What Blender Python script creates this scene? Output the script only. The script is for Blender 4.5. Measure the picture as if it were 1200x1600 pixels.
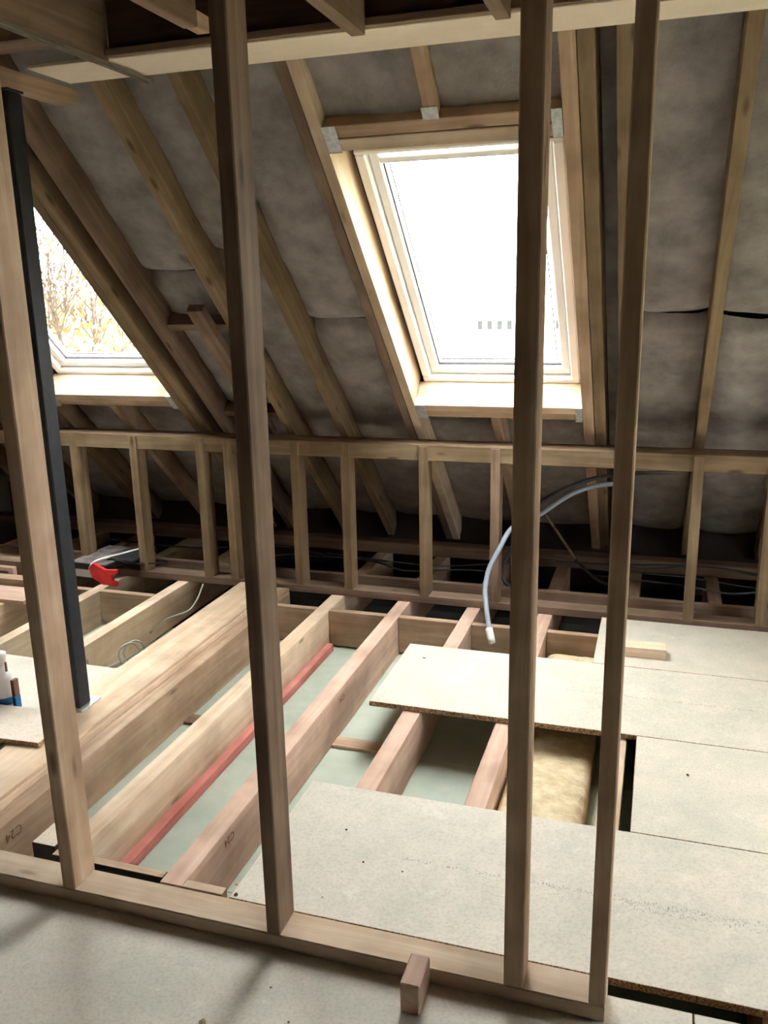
import bpy, bmesh, math, random
from mathutils import Matrix, Vector, noise

for o in list(bpy.data.objects):
    bpy.data.objects.remove(o)
SC = bpy.context.scene
COL = SC.collection
R = math.radians
random.seed(7)

# ------------------------------------------------------------------ camera
H = 1.6
PITCH, ROLL, YAW, FPX = R(14.465), R(-1.1775), R(17.907), 1347.7
fw = Vector((-math.sin(YAW) * math.cos(PITCH), math.cos(YAW) * math.cos(PITCH), -math.sin(PITCH)))
rt = Vector((math.cos(YAW), math.sin(YAW), 0))
up = rt.cross(fw)
r2 = math.cos(ROLL) * rt + math.sin(ROLL) * up
u2 = -math.sin(ROLL) * rt + math.cos(ROLL) * up
cd = bpy.data.cameras.new('camera')
cam = bpy.data.objects.new('camera', cd)
COL.objects.link(cam)
cam.matrix_world = Matrix(((r2.x, u2.x, -fw.x, 0), (r2.y, u2.y, -fw.y, 0), (r2.z, u2.z, -fw.z, H), (0, 0, 0, 1)))
cd.sensor_fit = 'VERTICAL'
cd.sensor_height = 24
cd.sensor_width = 18
cd.lens = FPX * 24 / 1600
cd.clip_start = 0.02
cd.clip_end = 600
SC.camera = cam

# ------------------------------------------------------------------ light
SKY = 9.0
w = bpy.data.worlds.new('overcast_sky')
SC.world = w
w.use_nodes = True
bg = w.node_tree.nodes['Background']
bg.inputs[0].default_value = (1.0, 0.98, 0.975, 1)
bg.inputs[1].default_value = SKY
SC.view_settings.view_transform = 'Standard'
SC.view_settings.look = 'None'
SC.view_settings.gamma = 1
SC.view_settings.use_curve_mapping = False
SC.view_settings.exposure = 1.88
SC.cycles.use_denoising = True
SC.cycles.max_bounces = 10
SC.cycles.diffuse_bounces = 6
SC.cycles.transparent_max_bounces = 12
SC.cycles.sample_clamp_indirect = 6


# ------------------------------------------------------------------ materials
class NT:
    def __init__(s, name, rough=0.8):
        s.m = bpy.data.materials.new(name)
        s.m.use_nodes = True
        s.t = s.m.node_tree
        s.b = s.t.nodes['Principled BSDF']
        s.b.inputs['Roughness'].default_value = rough
        s.b.inputs['Specular IOR Level'].default_value = 0.25

    def n(s, typ, **kw):
        nd = s.t.nodes.new(typ)
        for k, v in kw.items():
            if k in nd.inputs:
                nd.inputs[k].default_value = v
            else:
                setattr(nd, k, v)
        return nd

    def l(s, a, b):
        s.t.links.new(a, b)

    def coords(s, scale, rnd=True):
        tc = s.n('ShaderNodeTexCoord')
        src = tc.outputs['Object']
        if rnd:
            oi = s.n('ShaderNodeObjectInfo')
            mu = s.n('ShaderNodeVectorMath', operation='MULTIPLY_ADD')
            mu.inputs[0].default_value = (1, 1, 1)
            cx = s.n('ShaderNodeCombineXYZ')
            m = s.n('ShaderNodeMath', operation='MULTIPLY')
            m.inputs[1].default_value = 37.0
            s.l(oi.outputs['Random'], m.inputs[0])
            for i in range(3):
                s.l(m.outputs[0], cx.inputs[i])
            s.l(src, mu.inputs[0])
            mu.inputs[1].default_value = (1, 1, 1)
            s.l(cx.outputs[0], mu.inputs[2])
            src = mu.outputs[0]
        mp = s.n('ShaderNodeMapping')
        mp.inputs['Scale'].default_value = scale
        s.l(src, mp.inputs['Vector'])
        return mp.outputs[0]

    def ramp(s, fac, stops):
        r = s.n('ShaderNodeValToRGB')
        e = r.color_ramp.elements
        while len(e) < len(stops):
            e.new(0.5)
        for i, (p, c) in enumerate(stops):
            e[i].position = p
            e[i].color = (*c, 1)
        s.l(fac, r.inputs[0])
        return r.outputs[0]

    def mix(s, fac, a, b, mode='MIX'):
        x = s.n('ShaderNodeMix', data_type='RGBA', blend_type=mode)
        for sock, v in ((x.inputs[0], fac), (x.inputs[6], a), (x.inputs[7], b)):
            if hasattr(v, 'is_linked'):
                s.l(v, sock)
            elif isinstance(v, (int, float)):
                sock.default_value = v
            else:
                sock.default_value = (*v, 1)
        return x.outputs[2]

    def bump(s, h, strength=0.3, dist=0.005):
        b = s.n('ShaderNodeBump', Strength=strength, Distance=dist)
        s.l(h, b.inputs['Height'])
        s.l(b.outputs[0], s.b.inputs['Normal'])

    def color(s, c):
        if hasattr(c, 'is_linked'):
            s.l(c, s.b.inputs['Base Color'])
        else:
            s.b.inputs['Base Color'].default_value = (*c, 1)


def srgb(r, g, b):
    f = lambda v: v / 255 / 12.92 if v <= 10 else ((v / 255 + 0.055) / 1.055) ** 2.4
    return (f(r), f(g), f(b))


def wood(name, light, dark, knots=True, vary=0.25):
    t = NT(name, 0.75)
    v = t.coords((1.3, 22, 22))
    n1 = t.n('ShaderNodeTexNoise', Scale=1.0, Detail=5.0, Roughness=0.6, Distortion=0.6)
    t.l(v, n1.inputs['Vector'])
    c = t.ramp(n1.outputs['Fac'], [(0.30, dark), (0.52, tuple(0.5 * (a + b) for a, b in zip(light, dark))), (0.68, light)])
    v2 = t.coords((3, 3, 3))
    n2 = t.n('ShaderNodeTexNoise', Scale=1.2, Detail=3.0, Roughness=0.6)
    t.l(v2, n2.inputs['Vector'])
    stain = t.ramp(n2.outputs['Fac'], [(0.35, (0.72, 0.70, 0.68)), (0.6, (1, 1, 1))])
    c = t.mix(1.0, c, stain, 'MULTIPLY')
    if knots:
        v3 = t.coords((2.6, 9, 9))
        vo = t.n('ShaderNodeTexVoronoi', Scale=1.0, Randomness=1.0)
        t.l(v3, vo.inputs['Vector'])
        k = t.ramp(vo.outputs['Distance'], [(0.05, (0.8, 0.8, 0.8)), (0.12, (0, 0, 0))])
        c = t.mix(k, c, tuple(x * 0.38 for x in dark))
    oi = t.n('ShaderNodeObjectInfo')
    mr = t.n('ShaderNodeMapRange')
    mr.inputs[3].default_value = 1 - vary
    mr.inputs[4].default_value = 1.0
    t.l(oi.outputs['Random'], mr.inputs[0])
    cc = t.n('ShaderNodeCombineColor')
    for i in range(3):
        t.l(mr.outputs[0], cc.inputs[i])
    c = t.mix(1.0, c, cc.outputs[0], 'MULTIPLY')
    t.color(c)
    t.bump(n1.outputs['Fac'], 0.25, 0.003)
    return t.m


M = {}
M['pine'] = wood('pine_timber', srgb(216, 190, 164), srgb(180, 148, 120))
M['pine_pale'] = wood('pale_fresh_and_daylit_pine', srgb(242, 222, 198), srgb(216, 186, 154))
M['pine_pink'] = wood('pinkish_sawn_timber', srgb(230, 200, 182), srgb(200, 166, 146), knots=False)
M['pine_brown'] = wood('weathered_and_shade_brown_timber', srgb(164, 140, 120), srgb(124, 101, 84))
M['pine_treated'] = wood('treated_yellowish_timber', srgb(168, 147, 117), srgb(129, 108, 82))
M['red_timber'] = wood('red_painted_batten', srgb(242, 166, 156), srgb(224, 134, 124), knots=False)
M['ply_dark'] = wood('dark_plywood', srgb(112, 92, 74), srgb(78, 62, 48), knots=False)


def chipboard(name, base, alt):
    t = NT(name, 0.6)
    v = t.coords((1, 1, 1))
    n = t.n('ShaderNodeTexNoise', Scale=5.0, Detail=6.0, Roughness=0.65)
    t.l(v, n.inputs['Vector'])
    c = t.ramp(n.outputs['Fac'], [(0.35, alt), (0.62, base)])
    v2 = t.coords((1, 1, 1))
    n2 = t.n('ShaderNodeTexNoise', Scale=120.0, Detail=2.0)
    t.l(v2, n2.inputs['Vector'])
    sp = t.ramp(n2.outputs['Fac'], [(0.3, (0.86, 0.85, 0.83)), (0.55, (1, 1, 1))])
    c = t.mix(1.0, c, sp, 'MULTIPLY')
    n3 = t.n('ShaderNodeTexNoise', Scale=14.0, Detail=4.0, Roughness=0.8)
    t.l(v2, n3.inputs['Vector'])
    dust = t.ramp(n3.outputs['Fac'], [(0.58, (0, 0, 0)), (0.78, (0.55, 0.55, 0.55))])
    c = t.mix(dust, c, srgb(232, 226, 214))
    t.color(c)
    t.bump(n2.outputs['Fac'], 0.12, 0.002)
    return t.m


M['chip'] = chipboard('green_tinted_chipboard_face', srgb(212, 204, 191), srgb(195, 193, 180))
M['chip_pale'] = chipboard('pale_board_face', srgb(226, 212, 196), srgb(212, 198, 182))
t = NT('raw_chip_edge', 0.9)
v = t.coords((1, 1, 1))
n = t.n('ShaderNodeTexNoise', Scale=180.0, Detail=2.0)
t.l(v, n.inputs['Vector'])
t.color(t.ramp(n.outputs['Fac'], [(0.35, srgb(110, 84, 62)), (0.65, srgb(206, 176, 140))]))
M['chip_edge'] = t.m


def noisy(name, stops, scale=6.0, rough=0.9, bump=0.0, dist=0.01, detail=5.0, sc=(1, 1, 1)):
    t = NT(name, rough)
    v = t.coords(sc)
    n = t.n('ShaderNodeTexNoise', Scale=scale, Detail=detail, Roughness=0.6)
    t.l(v, n.inputs['Vector'])
    t.color(t.ramp(n.outputs['Fac'], stops))
    if bump:
        t.bump(n.outputs['Fac'], bump, dist)
    return t.m


M['green_board'] = noisy('green_plasterboard', [(0.35, srgb(168, 180, 166)), (0.65, srgb(190, 198, 184))], 4)
M['wool'] = noisy('grey_mineral_wool', [(0.3, srgb(130, 124, 121)), (0.7, srgb(174, 167, 163))], 7, bump=0.5, dist=0.02)
M['wool_yellow'] = noisy('yellow_mineral_wool', [(0.32, srgb(196, 178, 140)), (0.5, srgb(214, 198, 164)), (0.7, srgb(228, 214, 186))], 22, bump=0.5, dist=0.02)
M['shade_board'] = noisy('board_darkened_as_shade', [(0.3, srgb(52, 54, 52)), (0.7, srgb(74, 76, 72))], 5)  # dark colour stands in for the shade in the eaves
M['shade_brick'] = noisy('shade_dark_brickwork', [(0.3, srgb(48, 42, 38)), (0.7, srgb(66, 58, 52))], 5)  # brick kept dark for eaves shade and for less bounce at the rear
M['membrane'] = noisy('dark_roof_membrane', [(0.3, srgb(44, 44, 44)), (0.7, srgb(60, 60, 58))], 5)
M['steel_black'] = noisy('black_painted_steel', [(0.3, srgb(34, 36, 40)), (0.7, srgb(46, 49, 54))], 20, rough=0.55)
M['white_frame'] = noisy('white_lacquered_frame', [(0.3, srgb(240, 240, 240)), (0.7, srgb(247, 247, 247))], 3, rough=0.35)
M['plaster'] = noisy('bare_plaster_wall', [(0.3, srgb(176, 168, 156)), (0.7, srgb(196, 188, 176))], 3)
M['soffit'] = noisy('off_white_board', [(0.3, srgb(226, 212, 192)), (0.7, srgb(238, 226, 208))], 5)
M['grey_pipe'] = noisy('grey_plastic_pipe', [(0.3, srgb(140, 150, 166)), (0.7, srgb(156, 165, 180))], 9, rough=0.4)
M['dark_pipe'] = noisy('dark_grey_conduit', [(0.3, srgb(72, 75, 78)), (0.7, srgb(88, 90, 94))], 9, rough=0.5)
M['cable'] = noisy('grey_cable_sheath', [(0.3, srgb(112, 110, 106)), (0.7, srgb(132, 130, 126))], 9, rough=0.5)
M['cable_light'] = noisy('pale_grey_cable_sheath', [(0.3, srgb(176, 174, 168)), (0.7, srgb(196, 194, 188))], 9, rough=0.5)
M['dull_galv'] = noisy('dull_galvanised_strip', [(0.3, srgb(104, 99, 90)), (0.7, srgb(132, 126, 116))], 12, rough=0.4)
M['white_plastic'] = noisy('white_plastic', [(0.3, srgb(226, 224, 218)), (0.7, srgb(238, 236, 232))], 6, rough=0.4)
M['black_plastic_and_shade'] = noisy('black_plastic_and_shade', [(0.3, srgb(34, 34, 36)), (0.7, srgb(52, 52, 54))], 12, rough=0.5)  # real black plastic, and painted shadow on the near noggins
M['dusty_black'] = noisy('dusty_grey_plastic', [(0.35, srgb(88, 82, 80)), (0.65, srgb(140, 130, 126))], 14, rough=0.8)
M['red_plastic'] = noisy('red_plastic', [(0.35, srgb(206, 40, 44)), (0.65, srgb(224, 62, 64))], 12, rough=0.45)
M['blue_label'] = noisy('blue_label', [(0.3, srgb(46, 104, 152)), (0.7, srgb(58, 118, 166))], 9)
M['brown_label'] = noisy('brown_label', [(0.3, srgb(110, 78, 66)), (0.7, srgb(132, 96, 82))], 9)
M['print'] = noisy('faded_print_ink', [(0.3, srgb(118, 118, 112)), (0.7, srgb(140, 140, 132))], 30)
M['stamp'] = noisy('dark_stamp_ink', [(0.3, srgb(92, 66, 46)), (0.7, srgb(112, 84, 60))], 30)
M['gasket'] = noisy('dark_gasket', [(0.3, srgb(58, 57, 58)), (0.7, srgb(68, 67, 68))], 9)
M['render_wall'] = noisy('pale_render', [(0.3, srgb(236, 228, 220)), (0.7, srgb(244, 238, 232))], 0.5)
M['far_pane'] = noisy('grey_window_pane', [(0.3, srgb(34, 34, 38)), (0.7, srgb(40, 40, 44))], 3, rough=0.6)
M['bank'] = noisy('brown_bank_soil', [(0.3, srgb(64, 46, 34)), (0.5, srgb(92, 72, 50)), (0.7, srgb(108, 90, 62))], 1.2)
M['bark'] = noisy('bare_bark', [(0.3, srgb(52, 44, 38)), (0.7, srgb(74, 62, 54))], 9)
M['leaf_brown'] = noisy('russet_leaf', [(0.3, srgb(92, 60, 46)), (0.7, srgb(116, 82, 64))], 3)
M['leaf_yellow'] = noisy('yellow_leaf', [(0.3, srgb(98, 82, 54)), (0.7, srgb(118, 101, 70))], 3)
M['grass'] = noisy('pale_grass', [(0.3, srgb(128, 132, 88)), (0.7, srgb(156, 156, 110))], 0.6)
t = NT('galvanised_steel', 0.45)
v = t.coords((1, 1, 1))
n = t.n('ShaderNodeTexVoronoi', Scale=60.0)
t.l(v, n.inputs['Vector'])
t.color(t.ramp(n.outputs['Distance'], [(0.1, srgb(176, 182, 186)), (0.7, srgb(206, 210, 212))]))
t.b.inputs['Metallic'].default_value = 0.5
M['galv'] = t.m
t = NT('window_glass', 0.0)
tr = t.n('ShaderNodeBsdfTransparent')
gl = t.n('ShaderNodeBsdfGlossy', Roughness=0.02)
mx = t.n('ShaderNodeMixShader')
tr.inputs[0].default_value = (0.96, 0.98, 0.97, 1)
mx.inputs[0].default_value = 0.04
t.l(tr.outputs[0], mx.inputs[1])
t.l(gl.outputs[0], mx.inputs[2])
t.l(mx.outputs[0], t.t.nodes['Material Output'].inputs['Surface'])
M['glass'] = t.m

# ------------------------------------------------------------------ helpers
WM = {}
BOX = {}


def link(name, data, mw, parent=None, label=None, cat=None, group=None, kind=None):
    o = bpy.data.objects.new(name, data)
    COL.objects.link(o)
    o.matrix_basis = mw
    WM[o] = mw
    if parent is not None:
        o.parent = parent
        o.matrix_parent_inverse = WM[parent].inverted()
    for k, v in (('label', label), ('category', cat), ('group', group), ('kind', kind)):
        if v:
            o[k] = v
    return o


def empty(name, loc, label=None, cat=None, group=None, kind=None, parent=None, rot=None):
    mw = Matrix.Translation(loc)
    if rot is not None:
        mw = mw @ rot
    o = link(name, None, mw, parent, label, cat, group, kind)
    o.empty_display_size = 0.05
    return o


def boxmesh(L, W, Hh, mats, bev=0.0015):
    key = (round(L, 4), round(W, 4), round(Hh, 4), tuple(m.name for m in mats), bev)
    if key in BOX:
        return BOX[key]
    bm = bmesh.new()
    bmesh.ops.create_cube(bm, size=1)
    bmesh.ops.scale(bm, vec=(L, W, Hh), verts=bm.verts)
    if bev:
        b = min(bev, 0.3 * min(L, W, Hh))
        bmesh.ops.bevel(bm, geom=bm.edges[:], offset=b, segments=1, affect='EDGES')
    me = bpy.data.meshes.new('box')
    for m in mats:
        me.materials.append(m)
    if len(mats) > 1:
        bm.normal_update()
        for f in bm.faces:
            f.material_index = 0 if abs(f.normal.z) > 0.9 else 1
    bm.to_mesh(me)
    bm.free()
    BOX[key] = me
    return me


AX = {'X': Matrix.Identity(4), 'Y': Matrix.Rotation(R(90), 4, 'Z'), 'Z': Matrix.Rotation(R(-90), 4, 'Y')}


def mats_of(m):
    return [M[x] for x in (m if isinstance(m, (list, tuple)) else [m])]


def bar(name, x0, x1, y0, y1, z0, z1, mat, parent=None, axis=None, bev=0.002, rot=None, **kw):
    """axis aligned member; its local X runs along its grain"""
    d = (x1 - x0, y1 - y0, z1 - z0)
    if axis is None:
        axis = 'XYZ'[max(range(3), key=lambda i: d[i])]
    L, W, Hh = {'X': d, 'Y': (d[1], d[0], d[2]), 'Z': (d[2], d[1], d[0])}[axis]
    mw = Matrix.Translation(((x0 + x1) / 2, (y0 + y1) / 2, (z0 + z1) / 2))
    if rot is not None:
        mw = mw @ rot
    return link(name, boxmesh(L, W, Hh, mats_of(mat), bev), mw @ AX[axis], parent, **kw)


def mesh(name, verts, faces, mat, parent=None, mw=None, smooth=False, **kw):
    me = bpy.data.meshes.new(name)
    me.from_pydata([tuple(v) for v in verts], [], faces)
    for m in mats_of(mat):
        me.materials.append(m)
    if smooth:
        for p in me.polygons:
            p.use_smooth = True
    me.update()
    return link(name, me, mw or Matrix.Identity(4), parent, **kw)


def spline(pts, n=10):
    P = [Vector(p) for p in pts]
    P = [2 * P[0] - P[1]] + P + [2 * P[-1] - P[-2]]
    out = []
    for i in range(1, len(P) - 2):
        for k in range(n):
            u = k / n
            a, b, c, d = P[i - 1:i + 3]
            out.append(0.5 * ((2 * b) + (c - a) * u + (2 * a - 5 * b + 4 * c - d) * u * u + (3 * b - a - 3 * c + d) * u ** 3))
    out.append(P[-2])
    return out


def tube(name, pts, rad, mat, parent=None, seg=8, n=8, smooth=True, **kw):
    pts = spline(pts, n) if n > 1 else [Vector(p) for p in pts]
    base = pts[0].copy()
    vs, fs = [], []
    nrm = None
    for i, p in enumerate(pts):
        tg = (pts[min(i + 1, len(pts) - 1)] - pts[max(i - 1, 0)]).normalized()
        if nrm is None:
            nrm = tg.orthogonal().normalized()
        nrm = (nrm - tg * nrm.dot(tg)).normalized()
        bn = tg.cross(nrm)
        rr = rad[i * (len(rad) - 1) // max(1, len(pts) - 1)] if isinstance(rad, (list, tuple)) else rad
        for k in range(seg):
            a = 2 * math.pi * k / seg
            vs.append(p - base + rr * (math.cos(a) * nrm + math.sin(a) * bn))
    for i in range(len(pts) - 1):
        for k in range(seg):
            fs.append((i * seg + k, i * seg + (k + 1) % seg, (i + 1) * seg + (k + 1) % seg, (i + 1) * seg + k))
    fs.append(tuple(range(seg))[::-1])
    fs.append(tuple((len(pts) - 1) * seg + k for k in range(seg)))
    return mesh(name, vs, fs, mat, parent, Matrix.Translation(base), smooth, **kw)


# roof frame: s runs up the slope, n points out of the roof
TH = R(43.9)
CT, ST = math.cos(TH), math.sin(TH)
EY, EZ = 4.37, 0.835
RIDGE_Y = 0.4


class Slope:
    def __init__(s, front=True):
        sg = 1 if front else -1
        s.o = Vector((0, EY if front else 2 * RIDGE_Y - EY, EZ))
        s.s = Vector((0, -CT * sg, ST))
        s.n = Vector((0, ST * sg, CT))
        s.x = Vector((1, 0, 0))

    def p(s, X, ss, nn):
        return s.o + s.x * X + s.s * ss + s.n * nn

    def mat(s, X, ss, nn, along):
        a = s.s if along == 's' else s.x
        b = s.n.cross(a)
        c = s.p(X, ss, nn)
        return Matrix(((a.x, b.x, s.n.x, c.x), (a.y, b.y, s.n.y, c.y), (a.z, b.z, s.n.z, c.z), (0, 0, 0, 1)))

    def bar(s, name, X0, X1, s0, s1, n0, n1, mat, parent=None, along='s', bev=0.002, **kw):
        L, W = (s1 - s0, X1 - X0) if along == 's' else (X1 - X0, s1 - s0)
        mw = s.mat((X0 + X1) / 2, (s0 + s1) / 2, (n0 + n1) / 2, along)
        return link(name, boxmesh(L, W, n1 - n0, mats_of(mat), bev), mw, parent, **kw)


F, B = Slope(True), Slope(False)
S_RIDGE = (EY - RIDGE_Y) / CT

# ------------------------------------------------------------------ room shell
XL, XR = -4.7, 2.3
ZC = -0.225                          # top of the plasterboard ceiling below the joists
WINS_F = [(-0.7615, 0.27), (-2.9615, 0.30), (1.42, 0.27)]
WINS_B = []
WW, WH = 0.78, 1.40


def deck(name, sl, wins, s0, s1, n0, n1, mat, parent):
    xs = sorted(set([XL - 0.1, XR + 0.1] + [c + k * (WW / 2 - 0.004) for c, _ in wins for k in (-1, 1)]))
    vs, fs = [], []

    def quadbox(xa, xb, sa, sb):
        b = len(vs)
        for nn in (n0, n1):
            for (x, s_) in ((xa, sa), (xb, sa), (xb, sb), (xa, sb)):
                vs.append(sl.p(x, s_, nn))
        for f in ((0, 1, 2, 3), (7, 6, 5, 4), (0, 4, 5, 1), (1, 5, 6, 2), (2, 6, 7, 3), (3, 7, 4, 0)):
            fs.append(tuple(b + i for i in f))
    for xa, xb in zip(xs, xs[1:]):
        hit = [(c, sb) for c, sb in wins if xa < c < xb]
        if hit:
            sb = hit[0][1]
            quadbox(xa, xb, s0, sb + 0.004)
            quadbox(xa, xb, sb + WH - 0.004, s1)
        else:
            quadbox(xa, xb, s0, s1)
    return mesh(name, vs, fs, mat, parent)


roof = empty('roof', (0, EY, EZ), kind='structure', label='pitched timber roof with grey insulation between the rafters')
deck('roof_deck', F, WINS_F, -1.25, S_RIDGE + 0.2, 0.2, 0.225, 'membrane', roof)
roof_rear = empty('roof', (0, 2 * RIDGE_Y - EY, EZ), kind='structure', label='rear roof slope behind the viewer')
deck('roof_deck', B, WINS_B, -1.25, S_RIDGE + 0.2, 0.125, 0.225, 'membrane', roof_rear)  # rear lining made dark so less light bounces onto the studs
bar('wall_left', XL - 0.12, XL, -4.6, 5.4, -0.3, 5.2, 'plaster', kind='structure', axis='Y', bev=0)
GW = (1.95, 2.7, 0.6, 1.55)         # unseen gable window, added to bring light from the right: y0, y1, z0, z1
wr = empty('wall_right', (XR, 0, 0), kind='structure')
for y0, y1, z0, z1 in ((-4.6, GW[0], -0.3, 5.2), (GW[1], 5.4, -0.3, 5.2), (GW[0], GW[1], -0.3, GW[2]), (GW[0], GW[1], GW[3], 5.2)):
    bar('wall_panel', XR, XR + 0.12, y0, y1, z0, z1, 'plaster', wr, axis='Y', bev=0)
bar('wall_back', XL, XR, -3.55, -3.45, -0.3, 1.0, 'shade_brick', kind='structure', axis='X', bev=0)  # wall colour darkened to cut light returned from behind the viewer

# plasterboard ceiling of the storey below, sheet by sheet
low = empty('ceiling', (0, 2.5, ZC - 0.0125), kind='structure', label='green moisture resistant plasterboard below the joists')
yb = [-4.6, -2.2, 0.2, 1.2, 1.82, 2.06, 2.985, 3.965, 4.6, 5.45]
for i in range(len(yb) - 1):
    bar('plasterboard_sheet', XL, XR, yb[i] + 0.001, yb[i + 1] - 0.001, ZC - 0.0125, ZC, 'green_board' if yb[i] < 3.8 else 'shade_board', low, axis='X', bev=0.001)  # sheets under the eaves are coloured dark as shade

bar('light_block_slab', XL, XR, -4.6, 5.45, ZC - 0.05, ZC - 0.013, 'shade_board', low, axis='X', bev=0)  # added slab, blocks light leaking up through the sheet seams

# ------------------------------------------------------------------ roof timbers
def rafter(x0, x1, s0=-1.15, s1=3.2, mat='pine_treated', n1=0.198):
    return F.bar('rafter', x0, x1, s0, s1, 0.0, n1, mat, roof)


for x0, x1 in ((-4.35, -4.305), (-3.95, -3.905), (-3.468, -3.423), (-3.42, -3.375),
               (-2.550, -2.5035), (-2.5015, -2.455), (-2.370, -2.325), (-1.965, -1.920), (-1.655, -1.610),
               (-1.262, -1.2185), (-1.2165, -1.173), (-0.350, -0.298), (-0.295, -0.244), (-0.182, -0.135),
               (0.170, 0.216), (0.575, 0.620), (0.91, 0.957), (0.96, 1.007), (1.833, 1.88), (1.883, 1.93)):
    rafter(x0, x1, mat={-2.370: 'pine_brown', -1.262: 'pine_brown', -1.2165: 'pine_pale', -0.350: 'pine'}.get(x0, 'pine_treated'))  # paler ply at the main window puts the reveal's daylight into its colour

OPEN = [(-1.172, -0.351), (-3.374, -2.551), (1.008, 1.832)]
for (x0, x1), (cx, sb) in zip(OPEN, WINS_F):
    lo = sb - 0.08
    for k, (a, b, n0) in enumerate(((lo, lo + 0.048, 0.004), (lo + 0.051, lo + 0.099, 0.0))):
        tm = F.bar('trimmer', x0, x1, a, b, n0, 0.15, 'pine_pale' if k else 'pine', roof, along='x')
        if k:
            for xa, xb in ((x0, x0 + 0.052), (x1 - 0.032, x1)):
                F.bar('joist_hanger', xa, xb, a - 0.06, b + 0.002, -0.003, -0.0005, 'galv', tm, along='x', bev=0)
                F.bar('hanger_flange', xa, xb, b + 0.0005, b + 0.002, -0.003, 0.05, 'galv', tm, along='x', bev=0)
    hi = sb + WH + 0.12
    for k, (a, b, n0) in enumerate(((hi, hi + 0.048, 0.0), (hi + 0.051, hi + 0.099, 0.004))):
        tm = F.bar('trimmer', x0, x1, a, b, n0, 0.198, 'pine' if k else 'pine_pale', roof, along='x')
        if not k:
            for xa, xb in ((x0, x0 + 0.05), (x1 - 0.034, x1)):
                F.bar('joist_hanger', xa, xb, a - 0.004, b + 0.055, -0.003, -0.0005, 'galv', tm, along='x', bev=0)
                F.bar('hanger_flange', xa, xb, a - 0.0035, a - 0.0005, -0.003, 0.05, 'galv', tm, along='x', bev=0)
    cm = (x0 + x1) / 2 - 0.017
    F.bar('rafter', cm - 0.022, cm + 0.022, -1.15, lo - 0.001, 0.004, 0.198, 'pine', roof)
    cr = F.bar('rafter', cm - 0.022, cm + 0.022, hi + 0.1, 3.2, 0.0, 0.198, 'pine', roof)
    F.bar('joist_hanger', cm - 0.028, cm + 0.028, hi + 0.1, hi + 0.146, -0.003, -0.0005, 'galv', cr, bev=0)

# flat strip on two rows of noggins left of the second stud
F.bar('noggin', -2.324, -1.966, 0.80, 0.845, 0.045, 0.14, 'pine_brown', roof, along='x')
F.bar('noggin', -2.324, -1.966, 0.085, 0.13, 0.045, 0.14, 'pine_brown', roof, along='x')
F.bar('batten', -2.135, -2.052, -0.02, 0.985, 0.0, 0.044, 'pine_brown', roof)


def batt(x0, x1, s0, s1, n0=0.125, sag=0.022, seed=0.0, fold=0.0, curl=True):
    nx = max(4, int((x1 - x0) / 0.03))
    ns = max(6, int((s1 - s0) / 0.03))
    vs, fs = [], []
    for j in range(ns + 1):
        for i in range(nx + 1):
            u, v = i / nx, j / ns
            X = x0 + u * (x1 - x0)
            ss = s0 + v * (s1 - s0)
            q = Vector((X * 5 + seed, ss * 5, seed))
            d = noise.noise(q) * 0.012 + noise.noise(q * 3.1) * 0.005
            if fold:
                fy = ss * 26 + 2.0 * noise.noise(Vector((X * 3.0, ss * 2.2, seed + 5)))
                d += fold * (abs(math.sin(fy)) ** 0.6 - 0.6) * 0.014 * (0.5 + noise.noise(Vector((X * 4, ss * 6, 9 + seed))))
            edge = min(u, 1 - u) * (x1 - x0)
            d += sag * (1 - math.exp(-edge / 0.05)) * -1
            if curl:
                ed = min(ss - s0, s1 - ss)
                d += 0.045 * math.exp(-max(0, ed) / 0.02)
                if j in (0, ns):
                    ss += noise.noise(Vector((X * 9, seed, j))) * 0.016
            vs.append(F.p(X, ss, min(0.197, n0 + d)))
    for j in range(ns):
        for i in range(nx):
            a = j * (nx + 1) + i
            fs.append((a, a + nx + 1, a + nx + 2, a + 1))
    c = F.p((x0 + x1) / 2, (s0 + s1) / 2, n0)
    return mesh('insulation_batt', [v - c for v in vs], fs, 'wool', roof, Matrix.Translation(c), True)


g = 0.001
TOPS = 3.0
for i, (x0, x1, seams) in enumerate((
        (-4.6, -4.351, (0.9,)), (-4.304, -3.951, (0.9,)), (-3.904, -3.469, (0.7,)),
        (-2.454, -2.371, ()), (-2.324, -1.966, (1.1,)), (-1.919, -1.656, (1.2,)), (-1.609, -1.263, (0.76,)),
        (-0.243, -0.183, ()), (-0.134, 0.169, (0.77,)), (0.217, 0.574, (0.755,)), (0.621, 0.909, (0.7,))  , (1.931, 2.29, (0.8,)))):
    cuts = [-1.1] + list(seams) + [TOPS]
    for a, b in zip(cuts, cuts[1:]):
        sg_ = 0.011 if -0.2 < x0 < 0.5 else 0.004
        batt(x0 + g, x1 - g, a + sg_, b - sg_, seed=i * 3.3 + a, fold=1.0 if (x0 > -0.2 and b < 1) else 0.25,
             n0=0.13 if x1 - x0 > 0.1 else 0.16, sag=0.022 if x1 - x0 > 0.1 else 0.0)
for (x0, x1), (cx, sb) in zip(OPEN, WINS_F):
    cm = (x0 + x1) / 2 - 0.017
    for k, (xa, xb) in enumerate(((x0, cm - 0.023), (cm + 0.023, x1))):
        batt(xa + g, xb - g, -1.1, sb - 0.083, seed=20 + k + x0, fold=0.6)
        batt(xa + g, xb - g, sb + WH + 0.222, TOPS, seed=30 + k + x0, n0=0.055, sag=0.0, curl=False)

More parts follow.
